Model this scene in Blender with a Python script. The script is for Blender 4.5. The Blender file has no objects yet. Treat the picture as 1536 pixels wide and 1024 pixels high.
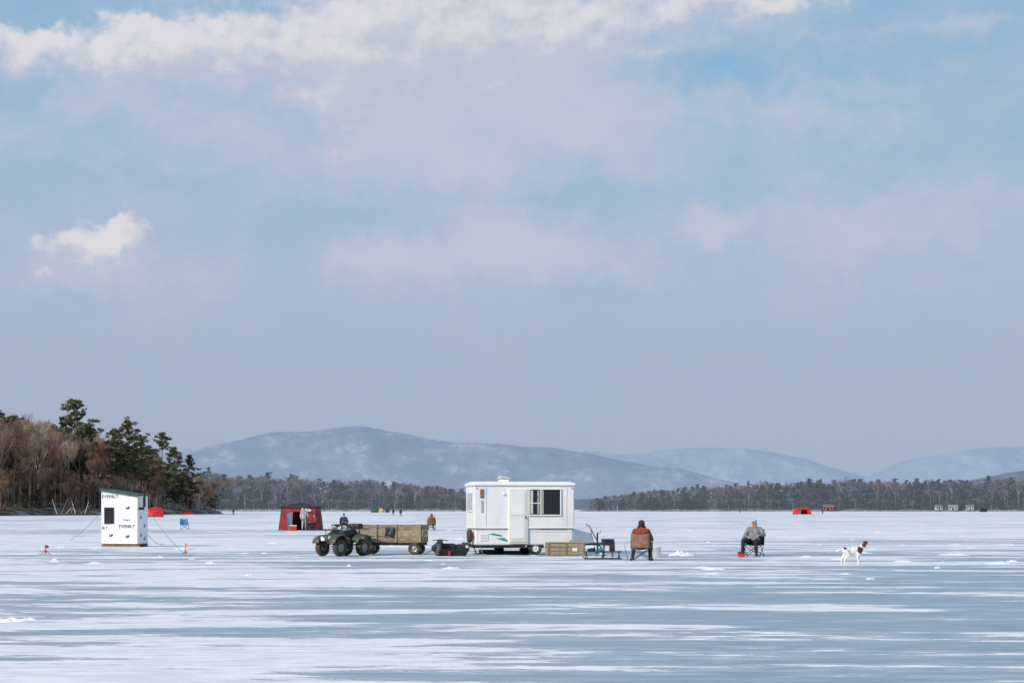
import bpy, bmesh, math, random
import numpy as np
from mathutils import Vector, Matrix, Euler
random.seed(7); np.random.seed(7)
R=math.radians
scene=bpy.context.scene
scene.view_settings.view_transform='Standard'
scene.view_settings.look='None'
scene.view_settings.exposure=0
F=2987.0      # focal length in photo pixels (70 mm on 36 mm)
def gx(px,Y): # lateral metres for a bearing at distance Y
    return (px-768)/F*Y
def hz(py,Y):
    return 1.6+(763-py)/F*Y

# ---------------------------------------------------------------- materials
def new_mat(name):
    m=bpy.data.materials.new(name); m.use_nodes=True
    nt=m.node_tree; b=nt.nodes['Principled BSDF']
    return m,nt,b
def mat(name,col,rough=0.6,var=0.18,scale=6.0,metal=0.0,bump=0.0,col2=None,stretch=(1,1,1),rand=0.0,detail=5,lo=0.35,hi=0.65,spec=None):
    m,nt,b=new_mat(name)
    tc=nt.nodes.new('ShaderNodeTexCoord'); mp=nt.nodes.new('ShaderNodeMapping')
    mp.inputs['Scale'].default_value=stretch
    nt.links.new(tc.outputs['Object'],mp.inputs['Vector'])
    no=nt.nodes.new('ShaderNodeTexNoise'); no.inputs['Scale'].default_value=scale
    no.inputs['Detail'].default_value=detail; no.inputs['Roughness'].default_value=0.6
    nt.links.new(mp.outputs[0],no.inputs['Vector'])
    rp=nt.nodes.new('ShaderNodeValToRGB')
    c1=[c*(1-var) for c in col]; c2=[min(1,c*(1+var)) for c in col] if col2 is None else col2
    rp.color_ramp.elements[0].position=lo; rp.color_ramp.elements[1].position=hi
    rp.color_ramp.elements[0].color=(*c1,1); rp.color_ramp.elements[1].color=(*c2,1)
    nt.links.new(no.outputs['Fac'],rp.inputs['Fac'])
    out=rp.outputs['Color']
    if rand>0:
        oi=nt.nodes.new('ShaderNodeObjectInfo'); mr=nt.nodes.new('ShaderNodeMapRange')
        mr.inputs['To Min'].default_value=1-rand; mr.inputs['To Max'].default_value=1+rand
        nt.links.new(oi.outputs['Random'],mr.inputs['Value'])
        hs=nt.nodes.new('ShaderNodeHueSaturation'); nt.links.new(mr.outputs[0],hs.inputs['Value'])
        nt.links.new(out,hs.inputs['Color']); out=hs.outputs[0]
    nt.links.new(out,b.inputs['Base Color'])
    b.inputs['Roughness'].default_value=rough; b.inputs['Metallic'].default_value=metal
    if spec is not None: b.inputs['Specular IOR Level'].default_value=spec
    if bump>0:
        bp=nt.nodes.new('ShaderNodeBump'); bp.inputs['Strength'].default_value=bump; bp.inputs['Distance'].default_value=0.02
        nt.links.new(no.outputs['Fac'],bp.inputs['Height']); nt.links.new(bp.outputs[0],b.inputs['Normal'])
    return m
M={}
M['white']=mat('white_aluminium',(0.76,0.75,0.74),0.45,0.07,2,stretch=(1,1,.4))
M['white2']=mat('white_trim',(0.80,0.80,0.78),0.4,0.04,5)
M['cream']=mat('cream_door',(0.70,0.67,0.57),0.5,0.06,3)
M['wrap']=mat('house_wrap',(0.78,0.79,0.81),0.5,0.05,4,bump=.3)
M['glass']=mat('dark_glass',(0.012,0.012,0.014),0.08,0.2,2)
M['black']=mat('black_plastic',(0.02,0.02,0.022),0.5,0.3,8)
M['rubber']=mat('muddy_rubber',(0.035,0.03,0.026),0.85,0.4,12,col2=(.10,.08,.06))
M['steel']=mat('steel',(0.30,0.31,0.33),0.4,0.2,9,metal=.6)
M['dsteel']=mat('dark_steel',(0.05,0.05,0.055),0.5,0.3,9,metal=.4)
M['wood']=mat('weathered_planks',(0.20,0.145,0.10),0.8,0.45,5,stretch=(.7,.7,9),bump=.4,col2=(.36,.28,.20))
M['wood2']=mat('crate_wood',(0.27,0.20,0.13),0.8,0.35,6,stretch=(1,1,8),col2=(.42,.33,.22))
M['green']=mat('atv_green',(0.06,0.08,0.055),0.4,0.2,5,col2=(.13,.13,.10))
M['grn2']=mat('green_trim',(0.02,0.07,0.045),0.6,0.2,5)
M['teal']=mat('teal_paint',(0.03,0.24,0.28),0.5,0.1,5)
M['red']=mat('red_paint',(0.50,0.03,0.025),0.5,0.2,5)
M['redfab']=mat('red_fabric',(0.58,0.02,0.03),0.7,0.3,3)
M['maroon']=mat('maroon_fabric',(0.22,0.010,0.028),0.7,0.35,2,col2=(.34,.016,.04))
M['blackfab']=mat('black_fabric',(0.018,0.018,0.024),0.85,0.3,6)
M['navy']=mat('navy_fabric',(0.02,0.035,0.08),0.8,0.3,9)
M['blue']=mat('blue_fabric',(0.08,0.25,0.42),0.7,0.2,6)
M['orange']=mat('orange_plastic',(0.75,0.16,0.04),0.5,0.15,6)
M['rust']=mat('orange_red_jacket',(0.24,0.035,0.02),0.85,0.3,12,bump=.5)
M['tan']=mat('tan_fabric',(0.22,0.125,0.075),0.85,0.25,9)
M['brown']=mat('brown_jacket',(0.22,0.10,0.045),0.85,0.3,9)
M['grey']=mat('grey_jacket',(0.19,0.19,0.21),0.85,0.3,10,bump=.5)
M['lgrey']=mat('light_grey_fabric',(0.42,0.42,0.45),0.8,0.2,10)
M['skin']=mat('skin',(0.50,0.27,0.19),0.55,0.12,20)
M['hair']=mat('grey_hair',(0.25,0.23,0.21),0.9,0.4,40)
M['dkhair']=mat('dark_hair',(0.03,0.02,0.015),0.9,0.3,40)
M['fur']=mat('white_fur',(0.74,0.71,0.66),0.9,0.1,25,bump=.6)
M['furb']=mat('liver_fur',(0.085,0.03,0.018),0.85,0.35,25,bump=.6)
M['yellow']=mat('yellow_paint',(0.45,0.38,0.15),0.6,0.1,5)
M['snow']=mat('snow',(0.78,0.79,0.84),0.9,0.04,3,bump=.5)
M['boot']=mat('boots',(0.03,0.025,0.02),0.7,0.3,20)

# ---------------------------------------------------------------- mesh helpers
def link(o,parent=None):
    scene.collection.objects.link(o)
    if parent is not None: o.parent=parent
    return o
def empty(name,loc=(0,0,0),rz=0,scale=1):
    e=bpy.data.objects.new(name,None); e.empty_display_size=.3
    e.location=loc; e.rotation_euler=(0,0,rz); e.scale=(scale,)*3
    scene.collection.objects.link(e); return e
def mobj(name,v,f,m,parent=None,smooth=False):
    me=bpy.data.meshes.new(name); me.from_pydata([tuple(a) for a in v],[],[tuple(a) for a in f]); me.update()
    for mm in (m if isinstance(m,(list,tuple)) else [m]): me.materials.append(mm)
    if smooth: me.polygons.foreach_set('use_smooth',[True]*len(me.polygons))
    return link(bpy.data.objects.new(name,me),parent)
def bevel(o,w,seg=2):
    b=o.modifiers.new('bevel','BEVEL'); b.width=w; b.segments=seg; b.limit_method='ANGLE'
def box(name,d,c,m,parent=None,rot=(0,0,0),bev=0.01,taper=None):
    x,y,z=d[0]/2,d[1]/2,d[2]/2
    t=taper or (1,1)
    v=[(-x,-y,-z),(x,-y,-z),(x,y,-z),(-x,y,-z),(-x*t[0],-y*t[1],z),(x*t[0],-y*t[1],z),(x*t[0],y*t[1],z),(-x*t[0],y*t[1],z)]
    f=[(0,3,2,1),(4,5,6,7),(0,1,5,4),(1,2,6,5),(2,3,7,6),(3,0,4,7)]
    o=mobj(name,v,f,m,parent); o.location=c; o.rotation_euler=rot
    if bev>0: bevel(o,min(bev,min(d)*.45))
    return o
def ringframe(d):
    d=Vector(d).normalized(); a=Vector((0,0,1)) if abs(d.z)<.9 else Vector((1,0,0))
    u=d.cross(a).normalized(); return u,d.cross(u).normalized()
def tube(name,pts,r,m,parent=None,n=8,closed=False):
    pts=[Vector(p) for p in pts]; rs=r if isinstance(r,(list,tuple)) else [r]*len(pts)
    v=[];f=[]
    for i,p in enumerate(pts):
        a=pts[max(0,i-1)]; b=pts[min(len(pts)-1,i+1)]
        if closed: a=pts[i-1]; b=pts[(i+1)%len(pts)]
        u,w=ringframe(b-a)
        for k in range(n):
            t=2*math.pi*k/n; v.append(p+(u*math.cos(t)+w*math.sin(t))*rs[i])
    L=len(pts)
    for i in range(L if closed else L-1):
        j=(i+1)%L
        for k in range(n): f.append((i*n+k,i*n+(k+1)%n,j*n+(k+1)%n,j*n+k))
    if not closed:
        f.append(tuple(range(n-1,-1,-1))); f.append(tuple((L-1)*n+k for k in range(n)))
    return mobj(name,v,f,m,parent,smooth=n>6)
def lathe(name,prof,m,parent=None,n=32,loc=(0,0,0),rot=(0,0,0),bumpy=None):
    v=[];f=[]
    for k in range(n):
        t=2*math.pi*k/n
        for i,(r,z) in enumerate(prof):
            rr=r*(1.0 if not(bumpy and i in bumpy and k%2) else .93)
            v.append((rr*math.cos(t),rr*math.sin(t),z))
    L=len(prof)
    for k in range(n):
        for i in range(L-1): f.append((k*L+i,((k+1)%n)*L+i,((k+1)%n)*L+i+1,k*L+i+1))
    o=mobj(name,v,f,m,parent,smooth=not bumpy); o.location=loc; o.rotation_euler=rot
    return o
def wheel(name,r,w,loc,parent,rot=(R(90),0,0),knob=True,hub=None):
    e=bpy.data.objects.new(name,None); link(e,parent); e.location=loc; e.rotation_euler=rot
    h=w/2
    lathe('tyre',[(r*.5,-h*.8),(r*.8,-h),(r*.97,-h*.8),(r,-h*.3),(r,h*.3),(r*.97,h*.8),(r*.8,h),(r*.5,h*.8),(r*.5,-h*.8)],M['rubber'],e,n=40,bumpy=(2,3,4,5) if knob else None)
    lathe('rim',[(0,-h*.5),(r*.2,-h*.55),(r*.22,-h*.35),(r*.42,-h*.35),(r*.52,-h*.8),(r*.52,h*.8),(r*.42,h*.35),(r*.22,h*.35),(r*.2,h*.55),(0,h*.5)],hub or M['steel'],e,n=24)
    return e

def blob(name,prims,voxel,mats,parent,smooth_it=3,paint=None):
    """one continuous surface from tapered limbs; prims=(a,b,ra,rb,mat) or (c,(rx,ry,rz),mat)"""
    bm=bmesh.new()
    for p in prims:
        t=bmesh.new()
        if len(p)==5:
            a,b,ra,rb,_=p; a=Vector(a); b=Vector(b)
            for c,r in((a,ra),(b,rb)):
                bmesh.ops.create_icosphere(t,subdivisions=2,radius=r,matrix=Matrix.Translation(c))
            if (a-b).length>1e-4:
                vs=[v.co.copy() for v in t.verts]; t.free(); t=bmesh.new()
                for c in vs: t.verts.new(c)
                res=bmesh.ops.convex_hull(t,input=t.verts[:])
                bad=[g for g in res['geom_interior'] if isinstance(g,bmesh.types.BMVert)]
                if bad: bmesh.ops.delete(t,geom=bad,context='VERTS')
        else:
            c,rr,_=p[:3]
            bmesh.ops.create_icosphere(t,subdivisions=3,radius=1,matrix=Matrix.Translation(c)@Matrix.Diagonal((*rr,1)))
        me=bpy.data.meshes.new('t'); t.to_mesh(me); t.free(); bm.from_mesh(me); bpy.data.meshes.remove(me)
    me=bpy.data.meshes.new('src'); bm.to_mesh(me); bm.free()
    o=bpy.data.objects.new('src',me); scene.collection.objects.link(o)
    r=o.modifiers.new('r','REMESH'); r.mode='VOXEL'; r.voxel_size=voxel
    s=o.modifiers.new('s','SMOOTH'); s.iterations=smooth_it; s.factor=.5
    dg=bpy.context.evaluated_depsgraph_get(); dg.update()
    nm=bpy.data.meshes.new_from_object(o.evaluated_get(dg)); nm.name=name
    bpy.data.objects.remove(o)
    n=len(nm.polygons); C=np.empty(n*3); nm.polygons.foreach_get('center',C); C=C.reshape(-1,3)
    best=np.full(n,1e9); idx=np.zeros(n,int)
    for p in prims:
        if len(p)==5:
            a=np.array(p[0],float); b=np.array(p[1],float); d=b-a; L=max(1e-9,(d@d))
            t=np.clip(((C-a)@d)/L,0,1); q=a+t[:,None]*d
            dist=np.linalg.norm(C-q,axis=1)-(p[2]+(p[3]-p[2])*t); mi=p[4]
        else:
            q=(C-np.array(p[0]))/np.array(p[1]); dist=(np.linalg.norm(q,axis=1)-1)*min(p[1]); mi=p[2]
        k=dist<best; best[k]=dist[k]; idx[k]=mi
    if paint is not None: idx=paint(C,idx)
    nm.materials.clear()
    for mm in mats: nm.materials.append(mm)
    nm.polygons.foreach_set('material_index',idx.astype(np.int32)); nm.polygons.foreach_set('use_smooth',[True]*n); nm.update()
    ob=bpy.data.objects.new(name,nm); return link(ob,parent)

# ---------------------------------------------------------------- camera
cam=bpy.data.cameras.new('camera'); co=bpy.data.objects.new('camera',cam); scene.collection.objects.link(co)
co.location=(0,0,1.6); co.rotation_euler=(R(90),0,0)
cam.lens=70; cam.sensor_width=36; cam.shift_y=(763-512)/1536; cam.clip_end=60000; cam.clip_start=.5
scene.camera=co

# ---------------------------------------------------------------- sun + sky
sd=Vector((-.62,-.60,.50)).normalized()
sl=bpy.data.lights.new('sun','SUN'); sl.energy=3.8; sl.angle=R(.55); sl.color=(1,.91,.80)
so=bpy.data.objects.new('sun',sl); scene.collection.objects.link(so); so.rotation_euler=sd.to_track_quat('Z','Y').to_euler(); so.location=(-50,-50,60)
w=bpy.data.worlds.new('World'); scene.world=w; w.use_nodes=True
nt=w.node_tree; nt.nodes.clear()
def V(sock,val):
    if isinstance(val,bpy.types.NodeSocket): nt.links.new(val,sock)
    else: sock.default_value=val
def mth(op,a,b=None,c=None,clamp=False):
    n=nt.nodes.new('ShaderNodeMath'); n.operation=op; n.use_clamp=clamp
    V(n.inputs[0],a)
    if b is not None: V(n.inputs[1],b)
    if c is not None: V(n.inputs[2],c)
    return n.outputs[0]
def vm(op,a,b=None,scale=None):
    n=nt.nodes.new('ShaderNodeVectorMath'); n.operation=op; V(n.inputs[0],a)
    if b is not None: V(n.inputs[1],b)
    if scale is not None: V(n.inputs['Scale'],scale)
    return n.outputs['Value'] if op=='DOT_PRODUCT' else n.outputs[0]
def noise(vec,scale,detail=4,rough=.55,col=False,dim='3D'):
    n=nt.nodes.new('ShaderNodeTexNoise'); n.noise_dimensions=dim; n.inputs['Scale'].default_value=scale; n.inputs['Detail'].default_value=detail; n.inputs['Roughness'].default_value=rough
    nt.links.new(vec,n.inputs['Vector']); return n.outputs['Color' if col else 'Fac']
def sstep(x,lo,hi,a=0.,b=1.):
    n=nt.nodes.new('ShaderNodeMapRange'); n.interpolation_type='SMOOTHSTEP'
    V(n.inputs['Value'],x); n.inputs['From Min'].default_value=lo; n.inputs['From Max'].default_value=hi; n.inputs['To Min'].default_value=a; n.inputs['To Max'].default_value=b
    return n.outputs[0]
def mix(f,a,b):
    n=nt.nodes.new('ShaderNodeMix'); n.data_type='RGBA'; n.clamp_factor=True
    V(n.inputs[0],f); V(n.inputs[6],a if not isinstance(a,tuple) else (*a,1)); V(n.inputs[7],b if not isinstance(b,tuple) else (*b,1)); return n.outputs[2]
tc=nt.nodes.new('ShaderNodeTexCoord'); sx=nt.nodes.new('ShaderNodeSeparateXYZ'); nt.links.new(tc.outputs['Generated'],sx.inputs[0])
az=mth('MULTIPLY',mth('ARCTAN2',sx.outputs[0],sx.outputs[1]),57.2958)
el=mth('MULTIPLY',mth('ARCSINE',sx.outputs[2]),57.2958)
cx=nt.nodes.new('ShaderNodeCombineXYZ'); V(cx.inputs[0],az); V(cx.inputs[1],el); P0=cx.outputs[0]
# cumulus banks at their bearing / elevation in the sky (deg): az, el, half-width, half-height, weight
CUM=[(-11.3,12.4,3.6,.85,1.0),(-10.5,13.1,1.3,.7,.8),(-8.0,12.9,1.8,1.1,.75),(-14.2,12.6,1.6,.7,.7),(-14.8,14.2,.8,.25,.8),
     (-2.4,13.2,4.2,1.7,1.25),(-4.9,12.9,1.7,1.9,.85),(2.4,13.5,4.4,1.1,1.0),(6.4,14.2,2.8,.6,.75),(1,16,8,1.2,1.0),(-4.7,11.2,1.0,1.8,.5),
     (-11.5,7.4,1.25,.6,.95),(-10.9,7.9,.7,.5,.7),(-12.6,7.0,1.6,.4,.5)]
SOFT=[(-1.5,11.6,6.0,2.2,1.0),(-11.5,11.0,5,1.5,.65),(-.3,7.1,5.0,1.0,.9),(-4.1,7.5,1.5,.7,.55),(0.0,7.9,1.3,.6,.65),(10.5,7.8,5.0,1.5,.65),(5.8,8.1,.9,.5,.6),
      (-12.0,6.6,3.6,.8,.85),(8,11.3,6,1.3,.6),(13.5,13.4,1.6,.3,.6),(9.5,13.2,3.5,.35,.4),(-3,9.6,8,.9,.3)]
def field(P,L):
    acc=None
    for (a,e,ra,re,wt) in L:
        d=vm('MULTIPLY',vm('SUBTRACT',P,(a,e,0)),(1/ra,1/re,0))
        g=mth('MULTIPLY',mth('EXPONENT',mth('MULTIPLY',vm('DOT_PRODUCT',d,d),-1.)),wt)
        acc=g if acc is None else mth('ADD',acc,g)
    return acc
warp=vm('MULTIPLY',vm('SUBTRACT',noise(P0,.8,4,.55,True,'2D'),(.5,.5,.5)),(1.5,1.5,0))
def dens(P):
    fb=mth('SUBTRACT',noise(vm('MULTIPLY',P,(1,1.4,1)),.85,6,.57,False,'2D'),.5)
    return mth('ADD',field(vm('ADD',P,warp),CUM),mth('MULTIPLY',fb,1.25))
dA=dens(P0); dB=dens(vm('ADD',P0,(-.22,.40,0)))
Pw=vm('ADD',P0,warp)
light=sstep(mth('SUBTRACT',dA,dB),-.30,.62)
crisp=sstep(dA,.30,.85); wide=sstep(dA,.15,1.55)
cum=mth('ADD',mth('MULTIPLY',crisp,light),mth('MULTIPLY',wide,mth('SUBTRACT',1.,light)))
wisp=mth('SUBTRACT',noise(vm('MULTIPLY',Pw,(.6,1.2,1)),.45,5,.6,False,'2D'),.5)
soft=sstep(mth('ADD',field(Pw,SOFT),mth('MULTIPLY',wisp,1.1)),.1,1.15)
sky=nt.nodes.new('ShaderNodeTexSky'); sky.sky_type='NISHITA'; sky.sun_disc=False
sky.sun_elevation=math.asin(sd.z); sky.sun_rotation=math.atan2(sd.x,sd.y)%(2*math.pi); sky.air_density=1; sky.dust_density=1; sky.ozone_density=1.5
K=10.
def c(*a): return tuple(x*K for x in a)
blue=mix(sstep(el,0,14),c(.36,.44,.57),c(.25,.47,.68))
base=mix(.15,blue,sky.outputs[0])
veil=sstep(el,14.5,3.0,.30,1.0)
base=mix(mth('ADD',veil,mth('MULTIPLY',wisp,1.2),clamp=True),base,mix(sstep(el,0,11),c(.375,.445,.57),c(.43,.515,.66)))
s1=mix(mth('MULTIPLY',soft,.85),base,c(.535,.56,.68))
cl=mix(light,c(.53,.56,.67),c(.73,.715,.75))
fin=mix(mth('MULTIPLY',cum,.95),s1,cl)
bg=nt.nodes.new('ShaderNodeBackground'); bg.inputs['Strength'].default_value=1/K; nt.links.new(fin,bg.inputs[0])
wo=nt.nodes.new('ShaderNodeOutputWorld'); nt.links.new(bg.outputs[0],wo.inputs[0])
w.cycles.sampling_method='MANUAL'; w.cycles.sample_map_resolution=256

# ---------------------------------------------------------------- frozen lake
m,nt,b=new_mat('ice_and_snow')
tc=nt.nodes.new('ShaderNodeTexCoord')
def mapn(scale,sc,det,ro=.55,dist=0):
    mp=nt.nodes.new('ShaderNodeMapping'); mp.inputs['Scale'].default_value=scale; nt.links.new(tc.outputs['Object'],mp.inputs[0])
    n=nt.nodes.new('ShaderNodeTexNoise'); n.noise_dimensions='2D'; n.inputs['Scale'].default_value=sc; n.inputs['Detail'].default_value=det; n.inputs['Roughness'].default_value=ro; n.inputs['Distortion'].default_value=dist
    nt.links.new(mp.outputs[0],n.inputs['Vector']); return n.outputs['Fac']
n1=mapn((.13,.46,1),1,7,.6,0); n2=mapn((.022,.05,1),1,2); n3=mapn((1.0,2.8,1),1,5,.68)
sy=nt.nodes.new('ShaderNodeSeparateXYZ'); nt.links.new(tc.outputs['Object'],sy.inputs[0])
far=sstep(sy.outputs[1],30,110,0,.10)
s=mth('ADD',mth('ADD',n1,mth('MULTIPLY',mth('SUBTRACT',n2,.5),.5)),far)
s=mth('ADD',s,mth('MULTIPLY',mth('SUBTRACT',n3,.5),.30))
mask=sstep(s,.500,.545)
thin=sstep(s,.41,.52)
icec=mix(sstep(n3,.3,.7),(.245,.30,.355),(.345,.395,.455))
icec=mix(mth('MULTIPLY',thin,.45),icec,(.56,.59,.65))
snc=mix(sstep(n3,.32,.68),(.66,.655,.70),(.84,.825,.845))
nt.links.new(mix(mask,icec,snc),b.inputs['Base Color'])
nt.links.new(sstep(mask,0,1,.36,.9),b.inputs['Roughness'])
b.inputs['Specular IOR Level'].default_value=.3
bp=nt.nodes.new('ShaderNodeBump'); bp.inputs['Strength'].default_value=.7; bp.inputs['Distance'].default_value=.05
nt.links.new(mth('ADD',mask,n3),bp.inputs['Height']); nt.links.new(bp.outputs[0],b.inputs['Normal'])
S=30000
mobj('frozen_lake',[(-S,-200,0),(S,-200,0),(S,S,0),(-S,S,0)],[(0,1,2,3)],m)

# snow clumps
def clump(x,y,r,h,k):
    v=[];f=[];n=16;L=6
    ph=[random.uniform(0,6.28) for _ in range(5)]
    for i in range(L+1):
        t=i/L
        for j in range(n):
            a=2*math.pi*j/n; wob=1+.25*math.sin(2*a+ph[0])+.15*math.sin(3*a+ph[1])+.1*math.sin(5*a+ph[2])
            rr=r*(1-t)*wob; z=h*(1-(1-t)**2.2)*(1+.3*math.sin(4*a+ph[3]))*(1+.25*math.sin(9*t+3*a+ph[4]))-.01
            v.append((x+rr*math.cos(a)*1.7,y+rr*math.sin(a),z if i else -.02))
    for i in range(L):
        for j in range(n): f.append((k+i*n+j,k+i*n+(j+1)%n,k+(i+1)*n+(j+1)%n,k+(i+1)*n+j))
    return v,f
vv=[];ff=[]
spots=[(-7.15,28.3,.13,.05),(-6.95,28.5,.10,.04),(gx(1018,69),69,.22,.12),(gx(1030,68),68,.15,.09),(gx(1010,68.5),68.5,.1,.07),(gx(1430,69),69,.3,.06),(gx(1500,58),58,.3,.06),(gx(1210,66),66,.2,.05),(gx(1290,72),72,.3,.05)]
for i in range(90):
    y=random.uniform(45,150); spots.append((random.uniform(-.3,.3)*y,y,random.uniform(.05,.2),random.uniform(.02,.05)))
for s_ in spots:
    v,f=clump(*s_,len(vv)); vv+=v; ff+=f
mobj('snow_clumps',vv,ff,M['snow'],smooth=True)

# ---------------------------------------------------------------- mountains
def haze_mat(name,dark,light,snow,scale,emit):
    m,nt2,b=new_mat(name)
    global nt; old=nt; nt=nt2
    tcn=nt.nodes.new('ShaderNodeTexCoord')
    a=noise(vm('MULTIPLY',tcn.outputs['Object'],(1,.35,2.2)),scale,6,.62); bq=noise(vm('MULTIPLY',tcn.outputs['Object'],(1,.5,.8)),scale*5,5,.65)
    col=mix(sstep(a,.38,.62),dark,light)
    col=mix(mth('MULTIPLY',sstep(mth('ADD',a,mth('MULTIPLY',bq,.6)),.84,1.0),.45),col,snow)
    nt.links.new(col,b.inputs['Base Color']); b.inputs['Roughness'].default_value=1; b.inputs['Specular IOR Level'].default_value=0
    b.inputs['Emission Color'].default_value=(.34,.43,.58,1); b.inputs['Emission Strength'].default_value=emit  # airlight put in as bluish emission, over haze-tinted base colours
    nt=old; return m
def mountain(name,pts,Y,depth,m,rough=.05,seed=0,jag=0.012):
    rng=np.random.RandomState(seed)
    xs=np.linspace(pts[0][0],pts[-1][0],420); hp=np.interp(xs,[p[0] for p in pts],[p[1] for p in pts])
    ker=np.hanning(11); ker/=ker.sum(); hp=np.convolve(np.pad(hp,5,mode='edge'),ker,'valid')
    ys=np.linspace(-1,1,60); top=hp.max()
    X,T=np.meshgrid(xs,ys); H=np.tile(hp,(60,1))
    sh=np.cos(np.clip(T,-1,1)*math.pi/2)**1.1
    Nn=np.zeros_like(X)
    for o in range(7):
        fx=2*math.pi/(top*(4/(1.7**o))); ph=rng.uniform(0,6.28,6)
        Nn+=(np.sin(X*fx+ph[0]+1.5*np.sin(T*depth*fx*.5+ph[1]))*np.sin(T*depth*fx*.8+ph[2]+np.sin(X*fx*.6+ph[3])))/(1.5**o)
    Z=H*sh*(1+rough*Nn*(np.abs(T)**.5)*2)+rng.uniform(-1,1,X.shape)*jag*H*sh*.35
    v=np.stack([X,Y+T*depth,Z-2],-1).reshape(-1,3)
    n=len(xs); f=[(i*n+j,i*n+j+1,(i+1)*n+j+1,(i+1)*n+j) for i in range(59) for j in range(n-1)]
    return mobj(name,v,f,m,smooth=True)
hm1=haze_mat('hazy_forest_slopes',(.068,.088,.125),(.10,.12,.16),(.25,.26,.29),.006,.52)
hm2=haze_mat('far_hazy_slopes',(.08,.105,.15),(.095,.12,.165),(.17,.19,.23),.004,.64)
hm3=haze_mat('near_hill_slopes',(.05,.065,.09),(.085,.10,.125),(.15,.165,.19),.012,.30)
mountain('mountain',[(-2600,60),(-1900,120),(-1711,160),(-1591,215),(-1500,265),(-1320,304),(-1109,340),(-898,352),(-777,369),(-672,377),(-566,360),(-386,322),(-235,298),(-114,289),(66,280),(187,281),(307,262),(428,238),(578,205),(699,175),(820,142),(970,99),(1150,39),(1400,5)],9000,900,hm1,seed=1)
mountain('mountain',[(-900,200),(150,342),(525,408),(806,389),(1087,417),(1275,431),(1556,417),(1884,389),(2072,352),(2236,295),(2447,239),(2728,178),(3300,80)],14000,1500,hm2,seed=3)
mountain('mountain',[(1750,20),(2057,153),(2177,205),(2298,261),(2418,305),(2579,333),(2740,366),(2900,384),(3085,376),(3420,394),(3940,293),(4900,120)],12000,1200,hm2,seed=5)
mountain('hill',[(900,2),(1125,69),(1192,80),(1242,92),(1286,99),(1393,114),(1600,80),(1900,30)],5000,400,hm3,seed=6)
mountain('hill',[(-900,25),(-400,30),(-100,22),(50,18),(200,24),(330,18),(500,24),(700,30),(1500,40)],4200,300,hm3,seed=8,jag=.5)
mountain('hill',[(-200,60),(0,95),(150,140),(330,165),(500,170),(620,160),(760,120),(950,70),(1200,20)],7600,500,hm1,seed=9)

# ---------------------------------------------------------------- trees
def segmesh(segs,n=3):
    v=[];f=[]
    for a,b,ra,rb in segs:
        u,w_=ringframe(b-a); k=len(v)
        for p,r in((a,ra),(b,rb)):
            for i in range(n):
                t=2*math.pi*i/n; v.append(p+(u*math.cos(t)+w_*math.sin(t))*r)
        for i in range(n): f.append((k+i,k+(i+1)%n,k+n+(i+1)%n,k+n+i))
    return [tuple(x) for x in v],f
def leafquads(cent,rad,cnt,size,rng,k0,flat=.5,ratio=.35,up=.5):
    N=len(cent)*cnt
    C=np.repeat(np.array(cent),cnt,0); Rr=np.repeat(np.array(rad),cnt)
    d=rng.normal(size=(N,3)); d/=np.linalg.norm(d,axis=1)[:,None]; d*= (rng.uniform(0,1,N)**.5)[:,None]
    C=C+d*Rr[:,None]*np.array([1,1,flat])
    u=rng.normal(size=(N,3)); u[:,2]*=up; u/=np.linalg.norm(u,axis=1)[:,None]
    w_=np.cross(u,rng.normal(size=(N,3))); w_/=np.linalg.norm(w_,axis=1)[:,None]
    s=size*rng.uniform(.5,1.3,N)[:,None]
    v=np.stack([C-u*s-w_*s*ratio,C+u*s-w_*s*ratio,C+u*s*.8+w_*s*ratio,C-u*s*.8+w_*s*ratio],1).reshape(-1,3)
    f=[(k0+4*i,k0+4*i+1,k0+4*i+2,k0+4*i+3) for i in range(N)]
    return v,f
def tree_mesh(name,segs,cent,rad,cnt,size,mats,seed,flat=.5,n=3,ratio=.35,up=.5):
    rng=np.random.RandomState(seed)
    v,f=segmesh(segs,n); nf=len(f)
    v=np.array(v).reshape(-1,3)
    if cent:
        lv,lf=leafquads(cent,rad,cnt,size,rng,len(v),flat,ratio,up); v=np.vstack([v,lv]); f=f+lf
    me=bpy.data.meshes.new(name); me.from_pydata(v.tolist(),[],f); me.update()
    for mm in mats: me.materials.append(mm)
    me.polygons.foreach_set('material_index',np.array([0]*nf+[1]*(len(f)-nf),dtype=np.int32)); return me
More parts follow.
